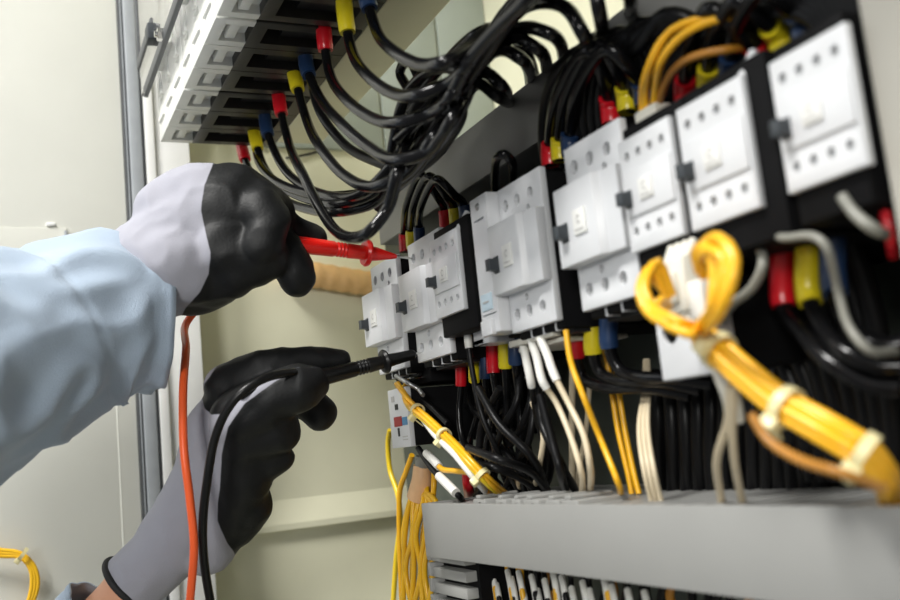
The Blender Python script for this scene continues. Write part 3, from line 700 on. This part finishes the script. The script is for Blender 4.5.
# wires under the duct
G8 = 'wires with white markers under the lower duct'
rnd = random.Random(11)
mk = [(472,575,'k'),(480,577,'k'),(487,577,'k'),(492,570,'o'),(496,580,'k'),(508,571,'o'),(512,578,'k'),(519,572,'o'),(523,588,'o'),(532,576,'k'),(538,590,'k'),(545,580,'k'),(553,570,'o'),(562,577,'k'),(572,588,'k'),(583,582,'k'),(590,590,'k'),(604,576,'o'),(612,586,'k'),(628,590,'k'),(645,592,'k')]
names = ['leftmost, beside the terminal stack', 'second from the terminal stack', 'third from the terminal stack']
for k, (u, v, c) in enumerate(mk):
    lab = ('orange' if c == 'o' else 'black')+' wire with a white marker hanging under the lower duct'+(', '+names[k] if k < 3 else '')
    top = P(u-2, 545, .285)
    o = wire([(u-3, 548, .285), (u-1, v-6), (u+2, v+12, .28), (u+7+rnd.uniform(-2, 3), v+45), (u+12, v+80, .285)], .0017, M_ORANGE if c == 'o' else M_WIREKM, lab, G8)
    pa = spline(pix([(u-.5, v, .283), (u+2, v+12, .28), (u+5, v+30)]), .0015); bm = bmesh.new(); tube(bm, pa, .0019, 12)
    s = link('wire_marker', bm, M_FERR, o)
for k in range(22):
    u = 470+k*14+rnd.uniform(-4, 4)
    wire([(u, 548+k*2, .31), (u+rnd.uniform(-8, 8), 580+k, .31), (u+rnd.uniform(-16, 16), 640, .315)], .0024, M_WIREKM if k % 5 else M_BROWN, 'dark wire hanging in the shade under the lower duct' if k % 5 else 'brownish orange wire hanging in the shade under the lower duct', 'dark wires in the shade under the lower duct' if k % 5 else 'brownish wires in the shade under the lower duct')

# tan corrugated conduit on the side wall
pa = spline([PX(285, 272, -.965), PX(315, 275, -.965), PX(345, 280, -.965), PX(375, 284, -.965), PX(430, 285, -.965)], .0012); bm = bmesh.new()
tube(bm, pa, .0135, 24, lambda t: .0135+.0005*math.sin(t*len(pa)*.5))
t = link('conduit', bm, M_CONDUIT); tag(t, 'short tan corrugated conduit on the cream wall, behind the red probe', 'conduit')

# yellow cable coil hanging at bottom left, in front of the door
for k in range(3):
    pts = [PX(-30, 545+k*3, XF+.008), PX(0, 550+k*3, XF+.008), PX(20, 553+k*2, XF+.010), PX(34-k*2, 566+k, XF+.012), PX(38-k*3, 584, XF+.012), PX(30-k*2, 608, XF+.010), PX(10, 640, XF+.008)]
    wire(pts, .0019, MATS['deep_yellow_wire_pvc'], 'yellow wire in the tied coil against the door, bottom left corner', 'yellow wires of the coil on the door', raw=True)
c = PX(23, 554, XF+.011); cable_tie(c, PX(30, 560, XF+.01)-PX(16, 551, XF+.01), .0048, 'small pale cable tie on the yellow coil, bottom left corner', w=.003, tail=.006)

# ------------------------------------------------------------------ probes and their leads
def Dp(p): return -(R.transposed() @ p).z
tip = P(411, 258.3, .2545); flange = D(367, 253, Dp(tip)-.015)
axd = (tip-flange).normalized(); s0 = flange-axd*.075
L = (tip-s0).length; k = Dp(flange)/F; fl = .075
t = empty('test_probe', s0, 'red test probe held by the upper glove, its steel tip in a terminal screw hole', 'test probe')
def lth(name, prof, m, a, b):
    bm = bmesh.new(); lathe(bm, (0, 0, 0), Vector(b)-Vector(a), prof); return link(name, bm, m, t)
lth('grip', [(0, .0046), (.004, .0058), (.03, .0056), (fl-.024, .0052)]+[(fl-.022+i*.0012, .0050 if i % 2 else .0044) for i in range(8)]+[(fl-.006, .0048), (fl-.0025, .0050)], M_PROBER, s0, tip)
lth('finger_guard', [(fl-.0027, .0046), (fl-.0022, .0082), (fl-.0006, .0092), (fl+.0010, .0088), (fl+.0022, .0052)], M_PROBER, s0, tip)
lth('nose', [(fl+.0018, .0052), (fl+.006, .0047), (L-.0125, .0018), (L-.011, .0013)], M_PROBER, s0, tip)
lth('tip', [(L-.0112, .0010), (L-.002, .0009), (L+.0012, .0002)], M_STEEL, s0, tip)
tip2 = P(421, 352.5, .2545); flange2 = D(385, 361.5, Dp(tip2)-.012)
axd = (tip2-flange2).normalized(); s0b = flange2-axd*.085; L = (tip2-s0b).length; fl = .085
t = empty('test_probe', s0b, 'black test probe held by the lower glove, its tip at the bottom of the contactor', 'test probe')
lth('grip', [(0, .0044), (.006, .0058), (.035, .0058), (fl-.022, .0050)]+[(fl-.020+i*.0012, .0049 if i % 2 else .0044) for i in range(8)]+[(fl-.004, .0044), (fl-.002, .0046)], M_PROBEK, s0b, tip2)
lth('finger_guard', [(fl-.0027, .0044), (fl-.0018, .0072), (fl-.0002, .0082), (fl+.0012, .0074), (fl+.0022, .0048)], M_PROBEK, s0b, tip2)
lth('nose', [(fl+.002, .0046), (fl+.008, .0040), (L-.006, .0034), (L-.0045, .0022)], M_PROBEK, s0b, tip2)
lth('tip', [(L-.0046, .0009), (L-.001, .0008), (L+.0008, .0002)], M_STEEL, s0b, tip2)
wire([D(235, 262, .655), D(205, 300, .66), D(187, 322, .66), D(186, 350, .62), D(183, 395, .59), D(184, 450, .575), D(190, 500, .572), D(194, 545, .572), D(191, 590, .575), D(186, 640, .58)], .0026, M_LEADR, 'orange-red test lead hanging from the upper glove past the lower glove', name='test_lead', cat='test lead', raw=True)
wire([s0b+axd*.004, s0b-axd*.012+Vector((0, 0, .001)), D(296, 373, .592), D(272, 376, .578), D(254, 384, .570), D(240, 394, .567), D(226, 412, .567), D(215, 438, .568), D(208, 475, .568), D(203, 520, .572), D(204, 560, .58), D(211, 605, .585), D(220, 650, .59)], .0027, M_PROBEK, 'black test lead running over the back of the lower glove', name='test_lead', cat='test lead', raw=True)

# ------------------------------------------------------------------ the worker
person = empty('person', D(60, 420, .62), 'person in light blue sleeves and grey-black gloves, a test probe in each hand', 'person')
PL = person.location.copy()
def ball(bm, c, r, n=14):
    m = Matrix.Translation(c) @ Matrix.Scale(r, 4)
    bmesh.ops.create_uvsphere(bm, u_segments=n*2, v_segments=n, radius=1, matrix=m)
def capsule(bm, a, ra, b, rb):
    ball(bm, a, ra); ball(bm, b, rb); 
    d = b-a
    if d.length > 1e-5:
        # tangent-matched cone
        s = (ra-rb)/d.length; s = max(-.95, min(.95, s)); cs = math.sqrt(1-s*s); ax = d.normalized()
        cyl(bm, a+ax*ra*s, b+ax*rb*s, ra*cs, rb*cs, 28)
def grow(name, chains, m, parent, voxel=.0018, smooth=8, coat=None, wr=0., wsc=40, cut=None):
    """chains of (u, v, depth, radius in px) joined into one continuous skin"""
    bm = bmesh.new()
    for ch in chains:
        pts = [(D(u, v, d)-PL, r*d/F) for u, v, d, r in ch]
        for (a, ra), (b, rb) in zip(pts, pts[1:]): capsule(bm, a, ra, b, rb)
    me = bpy.data.meshes.new(name); bm.to_mesh(me); bm.free()
    o = bpy.data.objects.new(name, me); C.objects.link(o); o.parent = parent; me.materials.append(m)
    md = o.modifiers.new('r', 'REMESH'); md.mode = 'VOXEL'; md.voxel_size = voxel; md.use_smooth_shade = True
    ms = o.modifiers.new('s', 'SMOOTH'); ms.factor = .6; ms.iterations = smooth
    bake(o)
    if cut:
        b2 = bmesh.new(); b2.from_mesh(o.data)
        bmesh.ops.bisect_plane(b2, geom=b2.verts[:]+b2.edges[:]+b2.faces[:], plane_co=cut[0]-PL, plane_no=cut[1], clear_inner=True)
        b2.to_mesh(o.data); b2.free()
    me = o.data
    if not me.materials: me.materials.append(m)
    if wr:
        me.update()
        for v in me.vertices:
            q = v.co*wsc; f = noise.noise(q)*.6+noise.noise(q*2.3)*.35
            f = 1-abs(f)*2.4
            v.co += v.normal*(f-.4)*wr
    at = me.attributes.new('coat', 'FLOAT', 'POINT')
    if coat:
        for v in me.vertices: at.data[v.index].value = coat(v.co+PL)
    for p in me.polygons: p.use_smooth = True
    me.update()
    return o
def poly_sd(pt, poly):
    x, y = pt; ins = False; dm = 1e9; n = len(poly)
    for i in range(n):
        x0, y0 = poly[i]; x1, y1 = poly[(i+1) % n]
        if (y0 > y) != (y1 > y) and x < (x1-x0)*(y-y0)/(y1-y0)+x0: ins = not ins
        dx, dy = x1-x0, y1-y0; t = max(0, min(1, ((x-x0)*dx+(y-y0)*dy)/(dx*dx+dy*dy+1e-9)))
        dm = min(dm, math.hypot(x-x0-t*dx, y-y0-t*dy))
    return dm if ins else -dm
# the dipped coating ends along a line round the hand; measured in the plane of each hand
up_line = [(219,140),(214,163),(205,185),(202,210),(206,232),(211,252),(209,274),(200,293),(186,308),(176,330),(400,330),(400,140)]
def coat_up(p):
    return max(0, min(1, .5+poly_sd(proj(p), up_line)*.05))
hand1 = grow('glove', [
    [(120,290,.612,50),(165,262,.615,52),(200,232,.62,56),(230,217,.62,53)],
    [(178,214,.62,42),(205,212,.62,49),(232,212,.62,46)],
    [(165,275,.615,40),(197,275,.62,40),(228,262,.62,34)],
    [(150,262,.607,42),(178,262,.600,42),(190,270,.600,36)],
    [(225,206,.615,40),(252,210,.615,34),(268,214,.62,26)],            # knuckles
    [(258,208,.60,23),(270,222,.595,21),(262,246,.59,20)],              # curled finger nearest the camera
    [(262,206,.625,24),(288,228,.635,16),(313,239,.64,13.5)],           # index along the probe
    [(262,232,.62,24),(284,252,.615,20),(294,268,.613,18.5),(298,280,.613,17)],   # thumb tip hanging
    [(225,250,.60,34),(252,262,.60,26),(266,258,.60,22)],
    [(205,276,.61,33),(235,270,.60,26)],
], M_GLOVE, person, coat=coat_up, wr=.0020, wsc=32)
lowA = [(203,400),(205,384),(228,352),(290,330),(380,340),(380,372),(300,366),(268,376),(240,396),(222,414),(212,414),(205,408)]
lowB = [(300,367),(270,386),(245,404),(228,428),(222,455),(221,480),(219,500),(218,520),(226,540),(237,556),(330,560),(380,372)]
def coat_low(p):
    q = proj(p); return max(0, min(1, .5+max(poly_sd(q, lowA), poly_sd(q, lowB))*.05))
hand2 = grow('glove', [
    [(110,612,.63,33),(131,585,.63,32),(158,558,.63,33),(187,525,.63,38),(212,478,.63,38),(222,430,.63,36)],
    [(222,440,.63,34),(232,398,.628,27)],
    [(205,545,.63,30),(228,510,.628,30),(240,470,.62,34),(242,432,.615,32)],  # heel of the hand
    [(245,505,.63,27),(238,530,.63,16)],
    [(228,388,.625,24),(262,371,.62,22),(300,362,.622,15.5),(338,361.5,.63,13)],            # index on top of the probe
    [(240,420,.605,30),(272,398,.60,26),(298,388,.60,24),(313,384,.61,18)],         # middle finger in front
    [(285,395,.64,20),(310,404,.645,17),(320,413.5,.645,17)],                                # thumb tip beyond
    [(245,436,.61,30),(277,430,.61,24)],                                                  # ring
    [(246,458,.62,28),(268,458,.62,22),(279,458,.62,16)],                                               # little
], M_GLOVE, person, coat=coat_low, wr=.0014, wsc=30, cut=(D(131, 583, .63), D(185, 530, .63)-D(127, 591, .63)))
# black elastic cuff of the lower glove
def ring_band(name, u, v, d, ru, ax, r, w, m, tn=.0016):
    c = D(u, v, d)-PL; q = ax.normalized().to_track_quat('Z', 'Y'); bm = bmesh.new(); n = 48; rings = []
    for i in range(n):
        a = 2*math.pi*i/n; dd = q @ Vector((math.cos(a), math.sin(a), 0))
        rings.append([bm.verts.new(c+dd*(r+tn*math.cos(b))+ax.normalized()*w*math.sin(b)) for b in [2*math.pi*j/10 for j in range(10)]])
    for i in range(n):
        a, b = rings[i], rings[(i+1) % n]
        for k in range(10): bm.faces.new((a[k], b[k], b[(k+1) % 10], a[(k+1) % 10]))
    return link(name, bm, m, person)
axl = D(158, 560, .63)-D(118, 602, .63)
ring_band('glove_cuff', 131, 583, .63, 0, D(185, 530, .63)-D(127, 591, .63), 31.5*.63/F, .0024, M_CUFF, .0024)
# bare wrist, then the pale sleeve of that arm
grow('forearm', [[(142,572,.63,26),(122,600,.63,27),(80,650,.63,31),(20,730,.63,36)]], M_SKIN, person, smooth=4)

def sleeve(name, st, seed, cuff=True, amp=.004, nseg=96, ends=True):
    """st: (u, v, depth, half height px); a loft with folds"""
    cs = spline([D(u, v, d)-PL for u, v, d, r in st], .003); rr = spline([Vector((r*d/F, 0, 0)) for u, v, d, r in st], 1)
    n = len(cs); bm = bmesh.new(); rings = []; q = None; last = None
    rad = [s[3]*s[2]/F for s in st]; cp = [D(s[0], s[1], s[2])-PL for s in st]; cum = [0]
    for a, b in zip(cp, cp[1:]): cum.append(cum[-1]+(b-a).length)
    tot = 0
    for i, c in enumerate(cs):
        if i: tot += (c-cs[i-1]).length
        t = (cs[min(i+1, n-1)]-cs[max(i-1, 0)]).normalized()
        q = t.to_track_quat('Z', 'Y') if q is None else last.rotation_difference(t) @ q
        last = t
        j = 0
        while j < len(cum)-2 and tot > cum[j+1]: j += 1
        f = min(1, max(0, (tot-cum[j])/(cum[j+1]-cum[j]))); r = rad[j]*(1-f)+rad[j+1]*f
        ring = []; s = tot
        endf = min(1, max(0, (cum[-1]-s)/.03))
        for k in range(nseg):
            a = 2*math.pi*k/nseg; d = q @ Vector((math.cos(a), math.sin(a), 0))
            w = noise.noise(Vector((math.cos(a)*1.6+seed, math.sin(a)*1.6, s*22)))
            w2 = noise.noise(Vector((math.cos(a)*3+seed, math.sin(a)*3+5, s*45+2*math.cos(a))))
            fold = (1-abs(w)*2.2)*amp*(.35+.65*endf)+w2*amp*.55
            if cuff:
                e = cum[-1]-s
                if e < .0035: fold += .0006
                if abs(e-.058) < .002: fold -= .0014
                if abs(e-.006) < .0015: fold -= .0005
                fold += .0010*math.sin(a*9+seed)*(1-endf)
            ring.append(bm.verts.new(c+d*(r+fold)))
        rings.append(ring)
    for a, b in zip(rings, rings[1:]):
        for k in range(nseg): bm.faces.new((a[k], a[(k+1) % nseg], b[(k+1) % nseg], b[k]))
    o = link(name, bm, M_SLEEVE, person, auto=180)
    s = o.modifiers.new('s', 'SOLIDIFY'); s.thickness = .0014; s.offset = -1
    bake(o)
    for p in o.data.polygons: p.use_smooth = True
    return o
sleeve('sleeve', [(-330,470,.44,175),(-200,428,.48,150),(-80,388,.525,120),(0,358,.56,98),(50,338,.582,89),(95,319,.600,79),(128,315,.613,76),(156,315,.622,77)], 1.3, amp=.0062)
sleeve('sleeve', [(-60,800,.63,60),(20,705,.63,50),(62,655,.63,44),(101,607,.63,35)], 4.1, amp=.0025)
bm = bmesh.new()
t = link('cuff_slit', B((-.002, .002, -.0006, .0006, -.010, .010)), M_BTN, person)
t.location = D(120, 385, .572)-PL; t.rotation_euler = (0, .5, .45)
bpy.data.objects.remove(t)

# ------------------------------------------------------------------ light and camera
def area(name, loc, target, size, power, col=(1, 1, 1), sy=None):
    l = bpy.data.lights.new(name, 'AREA'); l.energy = power; l.color = col; l.shape = 'RECTANGLE'; l.size = size; l.size_y = sy or size
    o = bpy.data.objects.new(name, l); C.objects.link(o); o.location = loc
    o.rotation_euler = (Vector(target)-Vector(loc)).to_track_quat('-Z', 'Y').to_euler(); return o
area('overhead_key_light', (-.1, -1.1, 1.9), (-.6, .2, .1), .6, 80, (1, .985, .95))  # added area key from above the front; no ceiling fixture is known
area('right_side_light', (1.3, -1.25, .42), (-.7, .2, .1), .45, 23, (1, .99, .95))  # added area lamp low on the right to brighten the side wall, no window known
area('left_fill_light', (-1.6, -1.9, .9), (-.6, .2, .1), 1.2, 10, (.93, .97, 1))  # added soft fill from the left for sleeve and gloves, source unseen
w = bpy.data.worlds.new('World'); bpy.context.scene.world = w; w.use_nodes = True
w.node_tree.nodes['Background'].inputs['Color'].default_value = (.93, .96, 1, 1)
w.node_tree.nodes['Background'].inputs['Strength'].default_value = .21

cam = bpy.data.cameras.new('Camera'); co = bpy.data.objects.new('Camera', cam); C.objects.link(co)
co.matrix_world = R.to_4x4()
cam.sensor_width = 36; cam.lens = F/900*36; cam.clip_start = .01
cam.dof.use_dof = True; cam.dof.focus_distance = .66; cam.dof.aperture_fstop = cam.lens/1000/.0052
sc = bpy.context.scene; sc.camera = co
sc.view_settings.view_transform = 'Standard'; sc.view_settings.look = 'None'; sc.view_settings.gamma = 1; sc.view_settings.exposure = 0
sc.view_settings.use_curve_mapping = False
